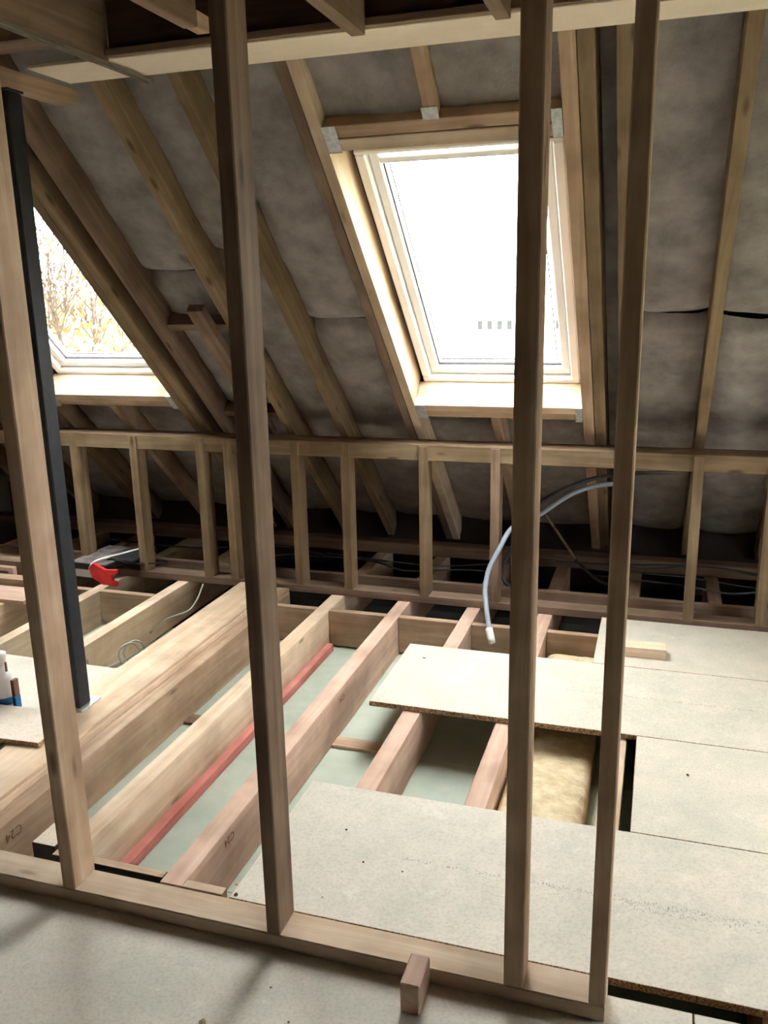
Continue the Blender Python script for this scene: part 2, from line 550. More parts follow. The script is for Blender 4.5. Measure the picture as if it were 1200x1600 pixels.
# ------------------------------------------------------------------ roof windows
def roof_window(name, sl, cx, sb):
    c = sl.p(cx, sb, 0.15)
    wd = empty(name, c, kind='structure')
    x0, x1, s1 = cx - WW / 2, cx + WW / 2, sb + WH
    n0, n1 = 0.15, 0.262
    fwid = 0.042
    fb = 'white_frame'
    fr = sl.bar('frame_rail', x0, x1, sb, sb + 0.05, n0, n1, fb, wd, 'x', 0.006)
    sl.bar('frame_rail', x0, x1, s1 - 0.018, s1, n0, n1, fb, wd, 'x', 0.004)
    sl.bar('frame_stile', x0, x0 + fwid, sb + 0.05, s1 - 0.018, n0, n1, fb, wd, 's', 0.006)
    sl.bar('frame_stile', x1 - fwid, x1, sb + 0.05, s1 - 0.018, n0, n1, fb, wd, 's', 0.006)
    a0, a1, b0, b1 = x0 + fwid + 0.003, x1 - fwid - 0.003, sb + 0.053, s1 - 0.02
    m0, m1 = 0.176, 0.25
    sash = empty('sash', sl.p(cx, b0, m0), parent=wd)
    sw = 0.04
    sl.bar('sash_rail', a0, a1, b0, b0 + 0.042, m0, m1, fb, sash, 'x', 0.005)
    sl.bar('sash_rail', a0, a1, b1 - 0.012, b1, m0, m1, fb, sash, 'x', 0.005)
    sl.bar('sash_stile', a0, a0 + sw, b0 + 0.042, b1 - 0.012, m0, m1, fb, sash, 's', 0.005)
    sl.bar('sash_stile', a1 - sw, a1, b0 + 0.042, b1 - 0.012, m0, m1, fb, sash, 's', 0.005)
    g0, g1, h0, h1 = a0 + sw, a1 - sw, b0 + 0.042, b1 - 0.012
    sl.bar('pane', g0 - 0.005, g1 + 0.005, h0 - 0.005, h1 + 0.005, 0.212, 0.216, 'glass', sash, 's', 0)
    for xa, xb, sa, sc in ((g0 + 0.02, g1 - 0.02, h0 + 0.028, h0 + 0.034), (g0 + 0.02, g0 + 0.025, h0 + 0.034, h1 - 0.05), (g1 - 0.025, g1 - 0.02, h0 + 0.034, h1 - 0.05)):
        sl.bar('glazing_spacer', xa, xb, sa, sc, 0.209, 0.2115, 'gasket', sash, 'x' if xb - xa > 0.1 else 's', 0)
    for xa, xb, sa, sc in ((g0, g1, h0, h0 + 0.006), (g0, g0 + 0.005, h0, h1), (g1 - 0.005, g1, h0, h1)):
        sl.bar('gasket', xa, xb, sa, sc, 0.2, 0.2115, 'gasket', sash, 'x' if xb - xa > 0.1 else 's', 0)
    sl.bar('vent_bar', g0, g1, b1 - 0.062, b1 - 0.032, 0.175, 0.205, fb, sash, 'x', 0.004)
    return wd


for i, (cx, sb) in enumerate(WINS_F):
    roof_window('window_%d' % (i + 1), F, cx, sb)
for i, (cx, sb) in enumerate(WINS_B):
    roof_window('window_%d' % (i + 4), B, cx, sb)

gw = empty('window_4', (XR + 0.06, 2.325, GW[2]), kind='structure')  # added unseen gable window with frame and panes, brings light from the right
for y0, y1, z0, z1 in ((GW[0], GW[1], GW[2], GW[2] + 0.06), (GW[0], GW[1], GW[3] - 0.06, GW[3]), (GW[0], GW[0] + 0.06, GW[2] + 0.06, GW[3] - 0.06), (GW[1] - 0.06, GW[1], GW[2] + 0.06, GW[3] - 0.06), (2.305, 2.345, GW[2] + 0.06, GW[3] - 0.06)):
    bar('frame_member', XR + 0.04, XR + 0.1, y0, y1, z0, z1, 'white_frame', gw)
for y0, y1 in ((GW[0] + 0.06, 2.305), (2.345, GW[1] - 0.06)):
    bar('pane', XR + 0.068, XR + 0.072, y0, y1, GW[2] + 0.06, GW[3] - 0.06, 'glass', gw, bev=0)

# ------------------------------------------------------------------ ceiling level
ceil = empty('ceiling', (0, 1.0, 2.3), kind='structure', label='bare ceiling joists under dark boarding')
bar('ceiling_board', XL, XR, -1.5, 2.62, 2.53, 2.545, 'ply_dark', ceil, axis='X', bev=0)
for x in (-4.2, -3.4, -2.6, -1.30, -0.90, -0.485, -0.06, 0.36, 0.78, 1.2, 1.6, 2.0):
    e = 2.33 if x == -1.30 else 2.572
    bar('ceiling_joist', x, x + 0.042, -1.4, e, 2.30, 2.529, 'pine_brown', ceil, axis='Y')
bar('joist_end_block', -1.296, -1.258, 2.332, 2.40, 2.302, 2.345, 'pine', ceil, axis='Y')
bj = bar('deep_joist', -1.785, -1.722, -1.4, 2.598, 2.316, 2.529, 'pine_brown', ceil, axis='Y')
bar('cross_timber', -4.2, -1.787, 2.315, 2.425, 2.32, 2.365, 'pine_brown', ceil, axis='X')

beam = empty('trim_1', (0.2, 2.7, 2.32), kind='structure', label='boxed roof beam with a pale underside')
bar('soffit_board', -2.035, XR, 2.595, 2.82, 2.32, 2.332, 'soffit', beam, axis='X')
bar('front_board', -1.72, XR, 2.60, 2.622, 2.333, 2.53, 'ply_dark', beam, axis='X')
bar('bearer_batten', -1.72, XR, 2.575, 2.594, 2.325, 2.347, 'pine_brown', beam, axis='X')

ch = empty('metal_channel', (-1.73, 2.4, 2.30), label='thin galvanised metal strip running under the ceiling joist', cat='metal strip')
bar('web', -1.75, -1.722, 1.5, 2.86, 2.312, 2.3145, 'dull_galv', ch, axis='Y', bev=0)
bar('flange', -1.75, -1.7485, 1.5, 2.86, 2.304, 2.312, 'dull_galv', ch, axis='Y', bev=0)
bar('flange', -1.7235, -1.722, 1.5, 2.86, 2.304, 2.312, 'dull_galv', ch, axis='Y', bev=0)

# ------------------------------------------------------------------ floor: joists, noggins, boards
J = -0.022
JB = ZC + 0.001
floor = empty('floor', (0, 2.5, J), kind='structure', label='open floor of timber joists partly covered by green chipboard')
JO = [(-4.2, -4.13, 'pine'), (-3.80, -3.73, 'pine'), (-3.43, -3.36, 'pine'), (-3.035, -2.968, 'pine_pale'), (-2.622, -2.552, 'pine_pale'), (-1.664, -1.592, 'pine_pale'), (-1.282, -1.212, 'pine_pink'),
      (-0.903, -0.833, 'pine_pink'), (-0.532, -0.461, 'pine_pink'), (-0.118, -0.046, 'pine_pale'), (0.30, 0.37, 'pine'), (0.68, 0.75, 'pine'), (1.06, 1.13, 'pine'), (1.44, 1.51, 'pine'), (1.82, 1.89, 'pine'), (2.2, 2.27, 'pine')]
joists = {}
for x0, x1, m in JO:
    y0 = 1.815 if x0 in (-1.282,) else 1.863 if x0 in (-1.664,) else 1.742
    joists[x0] = bar('joist', x0, x1, y0, 5.1, JB, J, m, floor, axis='Y')
# tripled joist carrying the steel post
bar('joist', -1.975, -1.908, 1.742, 4.165, JB, J, 'pine', floor, axis='Y', label='stamped pine joist on the right of the tripled beam')
bar('joist', -2.115, -1.982, 1.742, 4.165, JB, -0.002, 'pine_pale', floor, axis='Y')
bar('joist', -2.208, -2.118, 1.742, 4.165, JB, -0.002, 'pine_pale', floor, axis='Y')
bar('packing_plank', -2.208, -1.99, 1.745, 4.165, -0.0015, 0.012, 'pine_pale', floor, axis='Y')
bar('joist_end', -1.98, -1.91, 4.02, 4.165, J + 0.001, 0.0, 'pine', floor, axis='Y')
# noggins
xs = [(-1.907, -1.665), (-1.591, -1.283), (-1.211, -0.904), (-0.832, -0.533), (-0.46, -0.119), (-0.045, 0.299)]
for x0, x1 in xs:
    bar('noggin', x0 + g, x1 - g, 3.945, 3.985, JB + 0.01, J, 'pine', floor, axis='X')
bar('noggin', -2.967, -2.623, 3.905, 3.945, JB + 0.02, J, 'pine', floor, axis='X')
bar('noggin', -3.359, -3.036, 3.905, 3.945, JB + 0.02, J, 'pine', floor, axis='X')
bar('noggin', -1.664, -1.283, 1.832, 1.862, JB + 0.01, J, ['pine', 'black_plastic_and_shade'], floor, axis='X')  # black sides paint the shadow on the noggin's front
bar('noggin', -1.211, -1.085, 1.815, 1.847, JB + 0.01, J, 'pine_pale', floor, axis='X')
bar('noggin_block', -1.752, -1.668, 1.855, 1.96, JB + 0.09, J + 0.01, ['chip_pale', 'black_plastic_and_shade'], floor, axis='X')  # sides coloured black as shadow, like the near noggin
bar('noggin', -1.907, -1.665, 1.745, 1.785, JB + 0.01, J, 'pine', floor, axis='X')


def board(name, x0, x1, y0, y1, z0=J + 0.0005, z1=0.0, parent=floor, top='chip', axis='X', **kw):
    return bar(name, x0, x1, y0, y1, z0, z1, [top, 'chip_edge'], parent, axis, 0.0015, **kw)


# near side of the room
for x0, x1, y0, y1 in ((-4.65, -2.25, 1.135, 1.734), (-2.249, 0.15, 1.135, 1.734), (0.151, 2.28, 1.135, 1.734),
                       (-4.65, -1.3, 0.535, 1.134), (-1.299, 1.1, 0.535, 1.134), (1.101, 2.28, 0.535, 1.134),
                       (-4.65, -2.0, -0.65, 0.534), (-1.999, 0.4, -0.65, 0.534), (0.401, 2.28, -0.65, 0.534),
                       (-4.65, -1.0, -3.4, -0.651), (-0.999, 2.28, -3.4, -0.651)):
    board('chipboard_panel', x0 + g, x1 - g, y0, y1)
nb = board('chipboard_panel', -1.046, 1.35, 1.787, 2.3885)
board('chipboard_panel', 1.352, 2.28, 1.787, 2.3885)
board('chipboard_panel', -0.012, 2.28, 2.3905, 2.989)
board('chipboard_panel', 0.9, 2.28, 2.991, 3.5925)
board('chipboard_panel', -0.216, 1.9, 3.5945, 4.155)
board('chipboard_panel', 1.902, 2.28, 3.5945, 4.155)
board('chipboard_panel', -3.75, -2.212, 2.395, 2.992, top='chip')
board('chipboard_panel', -4.65, -3.752, 2.395, 2.992)
loose = board('chipboard_panel', -1.046, 0.898, 2.9915, 3.5925, parent=None, label='pale green chipboard plank overhanging the joists beyond the third stud', cat='floor board')
loose.name = 'chipboard_plank'
lb = bar('chipboard_offcut', -2.66, -2.085, 2.285, 2.52, 0.013, 0.031, ['chip_pale', 'chip_edge'], None, 'X', 0.0015, rot=Matrix.Rotation(R(3), 4, 'Z'),
         label='pinkish board offcut resting on the tripled joist beside the leftmost stud', cat='board offcut')

# yellow wool in the bay, battens on the plasterboard
def slab(name, x0, x1, y0, y1, z, mat, parent=None, amp=0.012, sc=14, n=34, **kw):
    vs, fs = [], []
    ny = int(n * (y1 - y0) / (x1 - x0))
    for j in range(ny + 1):
        for i in range(n + 1):
            x = x0 + (x1 - x0) * i / n
            y = y0 + (y1 - y0) * j / ny
            d = amp * (noise.noise(Vector((x * sc, y * sc, 3))) + 0.6 * noise.noise(Vector((x * sc * 2.7, y * sc * 2.7, 8))))
            e = min(i / n, 1 - i / n)
            vs.append((x - x0, y - y0, d - 0.03 * math.exp(-e * 18)))
    for j in range(ny):
        for i in range(n):
            a = j * (n + 1) + i
            fs.append((a, a + 1, a + n + 2, a + n + 1))
    nb_ = len(vs)
    ring = [i for i in range(n + 1)] + [j * (n + 1) + n for j in range(1, ny + 1)] + [ny * (n + 1) + i for i in range(n - 1, -1, -1)] + [j * (n + 1) for j in range(ny - 1, 0, -1)]
    for r in ring:
        vs.append((vs[r][0], vs[r][1], ZC - z + 0.002))
    for k in range(len(ring)):
        k2 = (k + 1) % len(ring)
        fs.append((ring[k], nb_ + k, nb_ + k2, ring[k2]))
    return mesh(name, vs, fs, mat, parent, Matrix.Translation((x0, y0, z)), True, **kw)


slab('insulation_slab', -0.452, -0.165, 1.9, 3.9, -0.11, 'wool_yellow', None, 0.006, 9, label='yellow mineral wool slab laid between two joists in the floor opening', cat='insulation')
bar('red_batten', -1.588, -1.553, 1.90, 3.90, ZC + 0.001, ZC + 0.042, 'red_timber', None, 'Y', 0.003, label='red painted batten lying along the foot of a joist', cat='batten')
bar('ceiling_batten', -1.211 + g, -0.904, 2.975, 3.05, ZC + 0.0005, ZC + 0.014, 'pine', None, 'X', label='flat pine strip across the plasterboard between two pink joists', cat='batten')
bar('ceiling_batten', -1.907 + g, -1.665, 2.985, 3.06, ZC + 0.0005, ZC + 0.014, 'pine_brown', None, 'X', label='flat brown strip across the plasterboard beside the tripled joist', cat='batten')

# ------------------------------------------------------------------ near stud partition
part = empty('stud_partition', (-1.0, 1.695, 0), label='timber stud partition with four tall uprights in the foreground', cat='stud wall')
PY0, PY1, PZ = 1.65, 1.741, 0.0408
bar('sole_plate', -4.6, -0.038, PY0, PY1, 0.0, PZ, 'pine_pale', part, axis='X', bev=0.003)
for x0, x1, m in ((-1.475, -1.435, 'pine'), (-0.866, -0.829, 'pine_brown'), (-0.268, -0.2235, 'pine'), (-0.0765, -0.0395, 'pine'), (-2.08, -2.04, 'pine'), (-2.69, -2.65, 'pine')):
    bar('stud', x0, x1, PY0, PY1, PZ, 2.258, m, part, axis='Z', bev=0.003)
bar('head_plate', -4.6, -0.038, PY0, PY1, 2.259, 2.2985, 'pine', part, axis='X')

# ------------------------------------------------------------------ dwarf wall at the eaves
dw = empty('dwarf_wall', (-1.0, 4.22, J), label='low timber stud wall at the eaves below the roof windows', cat='stud wall')
DY = 4.177
bar('sole_plate', XL + 0.05, XR - 0.05, DY, DY + 0.095, J, 0.02, 'pine_brown', dw, axis='X', bev=0.003)
bar('top_rail', XL + 0.05, XR - 0.05, DY + 0.012, DY + 0.05, 0.747, 0.83, 'pine_treated', dw, axis='X', bev=0.003)
bar('top_plate', XL + 0.05, XR - 0.05, DY + 0.051, 4.355, 0.79, 0.83, 'pine_brown', dw, axis='X', bev=0.003)


def notched_stud(x0, x1, mat):
    d0, d1, dn, zt, zn, zb = 0.0, 0.092, 0.0115, 0.822, 0.746, 0.0205
    prof = [(d0, zb), (d1, zb), (d1, zn), (dn, zn), (dn, zt), (d0, zt)]
    # local X is the length so the grain follows the stud
    vs = [(z - zb, -(x - x0), y) for x in (x0, x1) for (y, z) in prof]
    n_ = len(prof)
    fs = [tuple(range(n_)), tuple(range(2 * n_ - 1, n_ - 1, -1))]
    for k in range(n_):
        k2 = (k + 1) % n_
        fs.append((k2, k, n_ + k, n_ + k2))
    mw = Matrix.Translation((x0, DY, zb)) @ Matrix(((0, -1, 0, 0), (0, 0, 1, 0), (1, 0, 0, 0), (0, 0, 0, 1)))
    return mesh('stud', vs, fs, mat, dw, mw)


for x0 in (-4.4, -4.0, -3.68, -3.272, -2.868, -2.442, -2.272, -1.872, -1.585, -1.158, -0.786, 0.166, 0.49, 0.9, 1.3, 1.7, 2.1):
    notched_stud(x0, x0 + 0.046, 'pine_treated' if x0 not in (-0.786,) else 'pine_brown')

# ------------------------------------------------------------------ eaves void contents
wp = empty('eaves_framing', (-1, 4.9, J), kind='structure', label='timber framing and boards in the dark eaves space')
bar('rear_batten', XL + 0.05, XR - 0.05, 4.36, 4.40, J + 0.001, 0.035, 'pine_brown', wp, axis='X')  # darker timber here and on the eaves plate stands in for shade
bar('eaves_plate', XL + 0.05, XR - 0.05, 4.99, 5.09, J + 0.001, 0.05, 'pine_brown', wp, axis='X')
bar('wall_front', XL, XR, 5.25, 5.35, -0.3, 0.35, 'shade_brick', axis='X', kind='structure', bev=0)  # darkened brick paints the lack of light at the back of the void
CABLES = ['dark conduit lying on the void floor behind the second stud', 'pale grey cable sagging across the void behind the conduit loop', 'thick dark cable in the void nearest the right hand dwarf studs',
          'dark grey cable at the back of the void on the right', 'thick dark cable in the void behind the red clipped tool case', 'thin pale cable at the very back of the void by the eaves plate', 'dark cable raised off the void floor at the far right']
for k, (x0, x1, y, z, a) in enumerate(((-2.3, -0.8, 4.62, 0.0, 0.04), (-1.9, 0.9, 4.72, 0.01, -0.05), (-0.3, 1.1, 4.60, 0.02, 0.03), (-0.2, 1.4, 4.84, 0.03, -0.03), (-3.4, -1.5, 4.7, 0.0, 0.05), (-0.8, 0.2, 4.94, -0.005, 0.008), (-0.5, 1.2, 4.66, 0.09, 0.03))):
    pts = []
    for i in range(9):
        u = i / 8
        pts.append((x0 + u * (x1 - x0), y + a * math.sin(u * 6 + k) + 0.02 * math.sin(u * 17 + k), z + 0.012 + 0.03 * abs(math.sin(u * 5 + 2 * k))))
    tube('cable', pts, 0.004 if k % 2 else 0.006, 'cable' if k in (1, 5) else 'dark_pipe', None, 6, 5,
         label=CABLES[k], cat='cable', group='cables in the eaves void')

# grey plastic pipe hanging out of the void
pipe = tube('plastic_pipe', [(-0.717, 3.845, -0.024), (-0.727, 3.865, 0.0), (-0.755, 3.94, 0.076), (-0.778, 4.02, 0.146), (-0.771, 4.08, 0.227), (-0.733, 4.135, 0.315), (-0.691, 4.22, 0.401), (-0.632, 4.32, 0.426), (-0.557, 4.37, 0.456), (-0.448, 4.4, 0.536), (-0.355, 4.42, 0.584), (-0.245, 4.44, 0.612), (-0.121, 4.48, 0.609)], 0.0125, 'grey_pipe', None, 12, 8,
            label='light grey plastic pipe arching out of the eaves with a taped white end', cat='pipe')
tube('end_tape', [(-0.704, 3.82, -0.052), (-0.717, 3.845, -0.024), (-0.727, 3.865, 0.0)], 0.0185, 'white_plastic', pipe, 10, 2)
tube('conduit', [(-0.70, 4.5, -0.02), (-0.765, 4.5, 0.03), (-0.776, 4.5, 0.111), (-0.735, 4.5, 0.2), (-0.66, 4.5, 0.38), (-0.575, 4.5, 0.485), (-0.395, 4.5, 0.592), (-0.203, 4.5, 0.652), (0.1, 4.5, 0.68)], 0.011, 'dark_pipe', None, 10, 8,
     label='dark grey conduit looping behind the lighter pipe in the eaves', cat='pipe')
tube('thin_stick', [(-0.58, 4.7, 0.375), (-0.471, 4.7, 0.222), (-0.386, 4.7, 0.097)], 0.008, 'pine_treated', None, 8, 3, label='thin yellowish rod leaning diagonally in the eaves void', cat='rod')
tube('conduit', [(-0.40, 4.69, 0.12), (-0.32, 4.7, 0.04), (-0.234, 4.7, -0.01), (-0.15, 4.72, -0.015)], 0.009, 'dark_pipe', None, 8, 5, label='short dark conduit running down from the yellowish rod', cat='pipe')

# cables clipped between the left joists
tube('cable', [(-2.45, 4.165, -0.025), (-2.455, 4.10, -0.09), (-2.47, 4.03, -0.135), (-2.505, 3.95, -0.14), (-2.535, 3.87, -0.142), (-2.543, 3.74, -0.165)], 0.006, 'cable_light', None, 7, 6, label='thin grey cable drooping from the eaves along the left joist', cat='cable')
lp = []
for i in range(34):
    a = i / 33 * 4 * math.pi
    lp.append((-2.39 + 0.004 * i / 10 + 0.03 * math.cos(a), 3.31 + 0.05 * math.cos(a) + 0.002 * i, -0.09 + 0.055 * math.sin(a)))
tube('cable', [(-2.543, 3.21, -0.09), (-2.53, 3.20, -0.13), (-2.47, 3.24, -0.14)] + lp, 0.005, 'cable_light', None, 6, 3, label='small coil of grey cable beside the wide pale beam', cat='cable')

# ------------------------------------------------------------------ steel post and timber on it
post = empty('steel_post', (-2.15, 2.62, 0.012), label='black square steel post standing on the tripled joist', cat='post')
bar('base_plate', -2.195, -2.096, 2.572, 2.70, 0.0125, 0.0205, 'galv', post, axis='Y', bev=0.001)
bar('column', -2.19, -2.112, 2.583, 2.655, 0.021, 2.262, 'steel_black', post, axis='Z', bev=0.004)
bar('cap_plate', -2.195, -2.107, 2.578, 2.66, 2.2622, 2.2695, 'steel_black', post, axis='X', bev=0.001)
bar('timber_bearer', -2.155, -2.062, 1.75, 2.90, 2.27, 2.315, 'pine', None, 'Y', label='pine length lying on top of the black steel post', cat='timber')

# ------------------------------------------------------------------ loose things
bar('timber_block', -0.13, 0.088, 3.70, 3.785, 0.0, 0.046, 'pine_pale', None, 'X', rot=Matrix.Rotation(R(1.5), 4, 'Z'), label='short pale timber block lying on the chipboard beyond the right stud', cat='timber block')
bar('timber_block', -0.487, -0.441, 1.55, 1.6475, 0.0, 0.079, 'pine_pink', None, 'Y', bev=0.003, label='small upright timber block butted against the near sole plate', cat='timber block')
# offcuts on the far left joists
bar('timber_offcut', -3.95, -3.235, 3.605, 3.80, J, 0.0, 'pine_pink', None, 'X', label='wide pinkish plank end lying on the joists at the far left', cat='timber offcut')
bar('timber_offcut', -3.95, -3.29, 3.825, 3.90, J, 0.032, 'pine', None, 'X', label='square pine offcut behind the pinkish plank at the far left', cat='timber offcut')
u = empty('timber_frame_offcut', (-3.7, 3.93, 0.0), label='small joined pine frame piece on the far left offcuts', cat='timber offcut')
bar('rail', -3.95, -3.585, 3.905, 3.94, 0.045, 0.068, 'pine_pink', u, axis='X')
bar('upright', -3.585, -3.55, 3.905, 3.94, J, 0.068, 'pine_pink', u, axis='Z')
bar('rail', -3.95, -3.586, 3.905, 3.94, J, 0.012, 'pine', u, axis='X')
bar('timber_offcut', -3.95, -3.5, 3.96, 4.05, J, 0.09, 'pine_brown', None, 'X', label='weathered brown block at the back of the far left offcut heap', cat='timber offcut')

# bottle and carton at the left edge
bt = empty('white_bottle', (-2.462, 2.575, 0.0), label='white plastic bottle with a trigger cap standing at the left edge', cat='bottle')


def lathe(name, prof, mat, parent, loc, seg=20, sx=1.0):
    vs, fs = [], []
    for r_, z_ in prof:
        for k in range(seg):
            a = 2 * math.pi * k / seg
            vs.append((r_ * math.cos(a) * sx, r_ * math.sin(a), z_))
    for i in range(len(prof) - 1):
        for k in range(seg):
            fs.append((i * seg + k, i * seg + (k + 1) % seg, (i + 1) * seg + (k + 1) % seg, (i + 1) * seg + k))
    fs.append(tuple(range(seg))[::-1])
    fs.append(tuple((len(prof) - 1) * seg + k for k in range(seg)))
    return mesh(name, vs, fs, mat, parent, Matrix.Translation(loc), True)


lathe('body', [(0.036, 0.0), (0.042, 0.006), (0.042, 0.12), (0.036, 0.14), (0.018, 0.158), (0.016, 0.17)], 'white_plastic', bt, (-2.462, 2.575, 0.001))
lathe('label_band', [(0.0425, 0.0), (0.0425, 0.03)], 'blue_label', bt, (-2.462, 2.575, 0.012))
lathe('cap', [(0.02, 0.0), (0.02, 0.03), (0.024, 0.032), (0.026, 0.05), (0.012, 0.058)], 'white_plastic', bt, (-2.462, 2.575, 0.172))
bar('trigger', -2.434, -2.427, 2.565, 2.572, 0.15, 0.19, 'brown_label', bt, axis='Z', bev=0.001)
ct = empty('small_carton', (-2.425, 2.60, 0), label='small brown carton with a blue base stripe beside the white bottle', cat='carton')
bar('box', -2.40, -2.384, 2.545, 2.575, 0.055, 0.125, 'brown_label', ct, axis='Z')
bar('stripe', -2.4005, -2.3835, 2.5445, 2.5755, 0.0005, 0.0545, 'blue_label', ct, axis='Z')

# tool case with red fork on the eaves plate
tc = empty('tool_case', (-3.05, 4.1, 0.0), label='dusty black tool case strapped in white with a red forked clip', cat='tool case')
rz = Matrix.Rotation(R(-4), 4, 'Z')
bar('lid', -3.25, -2.99, 4.04, 4.40, 0.046, 0.086, ['dusty_black', 'black_plastic_and_shade'], tc, 'X', 0.005, rot=rz)
bar('tray', -3.238, -3.10, 4.045, 4.165, -0.002, 0.045, 'white_plastic', tc, 'X', 0.004, rot=rz)
bar('battery_pack', -3.06, -2.86, 4.12, 4.36, 0.0865, 0.104, 'black_plastic_and_shade', tc, 'X', 0.006, rot=rz)
bar('handle', -2.96, -2.83, 4.19, 4.215, 0.06, 0.082, 'black_plastic_and_shade', tc, 'X', 0.006)
tube('strap', [(-3.105, 4.045, 0.005), (-3.115, 4.035, 0.05), (-3.095, 4.045, 0.09), (-3.06, 4.10, 0.104), (-2.99, 4.25, 0.104), (-2.95 , 4.36, 0.10)], 0.008, 'white_plastic', tc, 8, 6)
tube('cord', [(-2.98, 4.1, 0.10), (-2.90, 4.14, 0.075), (-2.82, 4.2, 0.06), (-2.76, 4.3, 0.045)], 0.006, 'black_plastic_and_shade', tc, 7, 5)
prof = [(0.0, 0.055), (0.03, 0.085), (0.105, 0.05), (0.185, 0.055), (0.182, 0.03), (0.145, 0.022), (0.15, -0.012), (0.178, -0.02), (0.176, -0.044), (0.09, -0.042), (0.02, -0.005)]
vs = [(x, y, z) for y in (0.0, 0.022) for x, z in prof]
k_ = len(prof)
fs = [tuple(range(k_)), tuple(range(2 * k_ - 1, k_ - 1, -1))] + [((i + 1) % k_, i, k_ + i, k_ + (i + 1) % k_) for i in range(k_)]
mesh('red_clip', vs, fs, 'red_plastic', tc, Matrix.Translation((-3.098, 4.005, 0.018)))

# ------------------------------------------------------------------ printed marks
def text_mesh(name, body, size, mat, parent, mw):
    cu = bpy.data.curves.new(name, 'FONT')
    cu.body = body
    cu.size = size
    cu.align_x = 'CENTER'
    cu.extrude = 0.0001
    tmp = bpy.data.objects.new(name, cu)
    COL.objects.link(tmp)
    dg = bpy.context.evaluated_depsgraph_get()
    me = bpy.data.meshes.new_from_object(tmp.evaluated_get(dg))
    bpy.data.objects.remove(tmp)
    me.materials.clear()
    me.materials.append(M[mat])
    return link(name, me, mw, parent)


def on_right_face(x, y, z, flip):
    # text lying on a joist's right hand face (normal +X), reading along +Y, upside down if flip
    a = Vector((0, 1, 0)) * (-1 if flip else 1)
    b = Vector((0, 0, 1)) * (-1 if flip else 1)
    n_ = Vector((1, 0, 0))
    return Matrix(((a.x, b.x, n_.x, x), (a.y, b.y, n_.y, y), (a.z, b.z, n_.z, z), (0, 0, 0, 1)))


text_mesh('grade_stamp', 'C24', 0.045, 'stamp', floor, on_right_face(-1.9072, 1.95, -0.06, True))
text_mesh('grade_stamp', 'C24', 0.038, 'stamp', floor, on_right_face(-1.2112, 2.10, -0.05, True))
text_mesh('grade_stamp', 'C24', 0.034, 'stamp', floor, on_right_face(-1.2112, 3.12, -0.06, True))


def stamp_marks(name, x0, x1, y, slope, hgt, parent, seed):
    rr = random.Random(seed)
    vs, fs = [], []
    x = x0
    while x < x1:
        if rr.random() < 0.16:
            x += 0.02
            continue
        for k in range(3):
            cx = x + rr.uniform(0, 0.007)
            cy = y + slope * (x - x0) + rr.uniform(-hgt / 2, hgt / 2)
            lw, lh = (0.0012, rr.uniform(0.004, 0.010)) if rr.random() < 0.55 else (rr.uniform(0.003, 0.008), 0.0012)
            b = len(vs)
            vs += [(cx, cy, 0), (cx + lw, cy, 0), (cx + lw, cy + lh, 0), (cx, cy + lh, 0)]
            fs.append((b, b + 1, b + 2, b + 3))
        x += rr.uniform(0.008, 0.012)
    o0 = Vector((x0, y, 0.0004))
    return mesh(name, [(v[0] - x0, v[1] - y, 0) for v in vs], fs, 'print', parent, Matrix.Translation(o0), kind='stuff')


stamp_marks('printed_line', -0.64, 0.42, 2.075, 0.0, 0.014, floor, 3)
stamp_marks('printed_line', -0.22, -0.12, 2.06, 0.0, 0.045, floor, 5)
stamp_marks('printed_line', -0.02, 0.42, 2.055, 0.0, 0.030, floor, 4)
stamp_marks('printed_line', -0.30, 0.5, 3.30, 0.0, 0.012, floor, 9)

# crumbs of wood and plaster on the boards
rr = random.Random(11)
CRUMBS = ['yellow wood chip, largest crumb on the foreground floor', 'brown crumb close below the sole plate left of the second stud', 'brown crumb on the foreground floor just below the second stud',
          'dark speck on the foreground floor near the small upright block', 'dark screw head on the near board closest to its left edge', 'dark speck on the near board, right one of a close pair', 'dark speck on the near board, left one of a close pair',
          'dark chip alone in the middle of the right hand board', 'white plaster crumb on the near board by the second stud', 'white plaster crumb near the far corner of the overhanging plank', 'white plaster crumb in the middle of the overhanging plank',
          'pale wood crumb by the near left corner of the large board', 'dark crumb at the near left corner of the large board']
for k, (x, y, r_, m) in enumerate(((-0.905, 1.39, 0.011, 'pine_treated'), (-0.80, 1.53, 0.004, 'pine_brown'), (-0.72, 1.45, 0.004, 'pine_brown'), (-0.30, 1.43, 0.003, 'bark'),
                                   (-0.84, 2.16, 0.005, 'bark'), (-0.62, 2.02, 0.004, 'bark'), (-0.74, 2.03, 0.004, 'bark'), (0.16, 2.76, 0.007, 'bark'), (-0.80, 1.86, 0.005, 'white_plastic'),
                                   (-0.94, 3.45, 0.009, 'white_plastic'), (-0.85, 3.33, 0.007, 'white_plastic'), (-1.05, 1.84, 0.008, 'pine_pale'), (-1.03, 1.80, 0.007, 'bark'))):
    bm = bmesh.new()
    bmesh.ops.create_icosphere(bm, subdivisions=1, radius=r_)
    for v_ in bm.verts:
        v_.co *= rr.uniform(0.6, 1.15)
        v_.co.z *= 0.45
    zmin = min(v_.co.z for v_ in bm.verts)
    me = bpy.data.meshes.new('crumb')
    bm.to_mesh(me)
    bm.free()
    me.materials.append(M[m])
    link('debris_crumb', me, Matrix.Translation((x, y, -zmin + 0.0002)) @ Matrix.Rotation(rr.uniform(0, 6), 4, 'Z'), None,
         CRUMBS[k], 'debris', 'crumbs of debris on the chipboard')

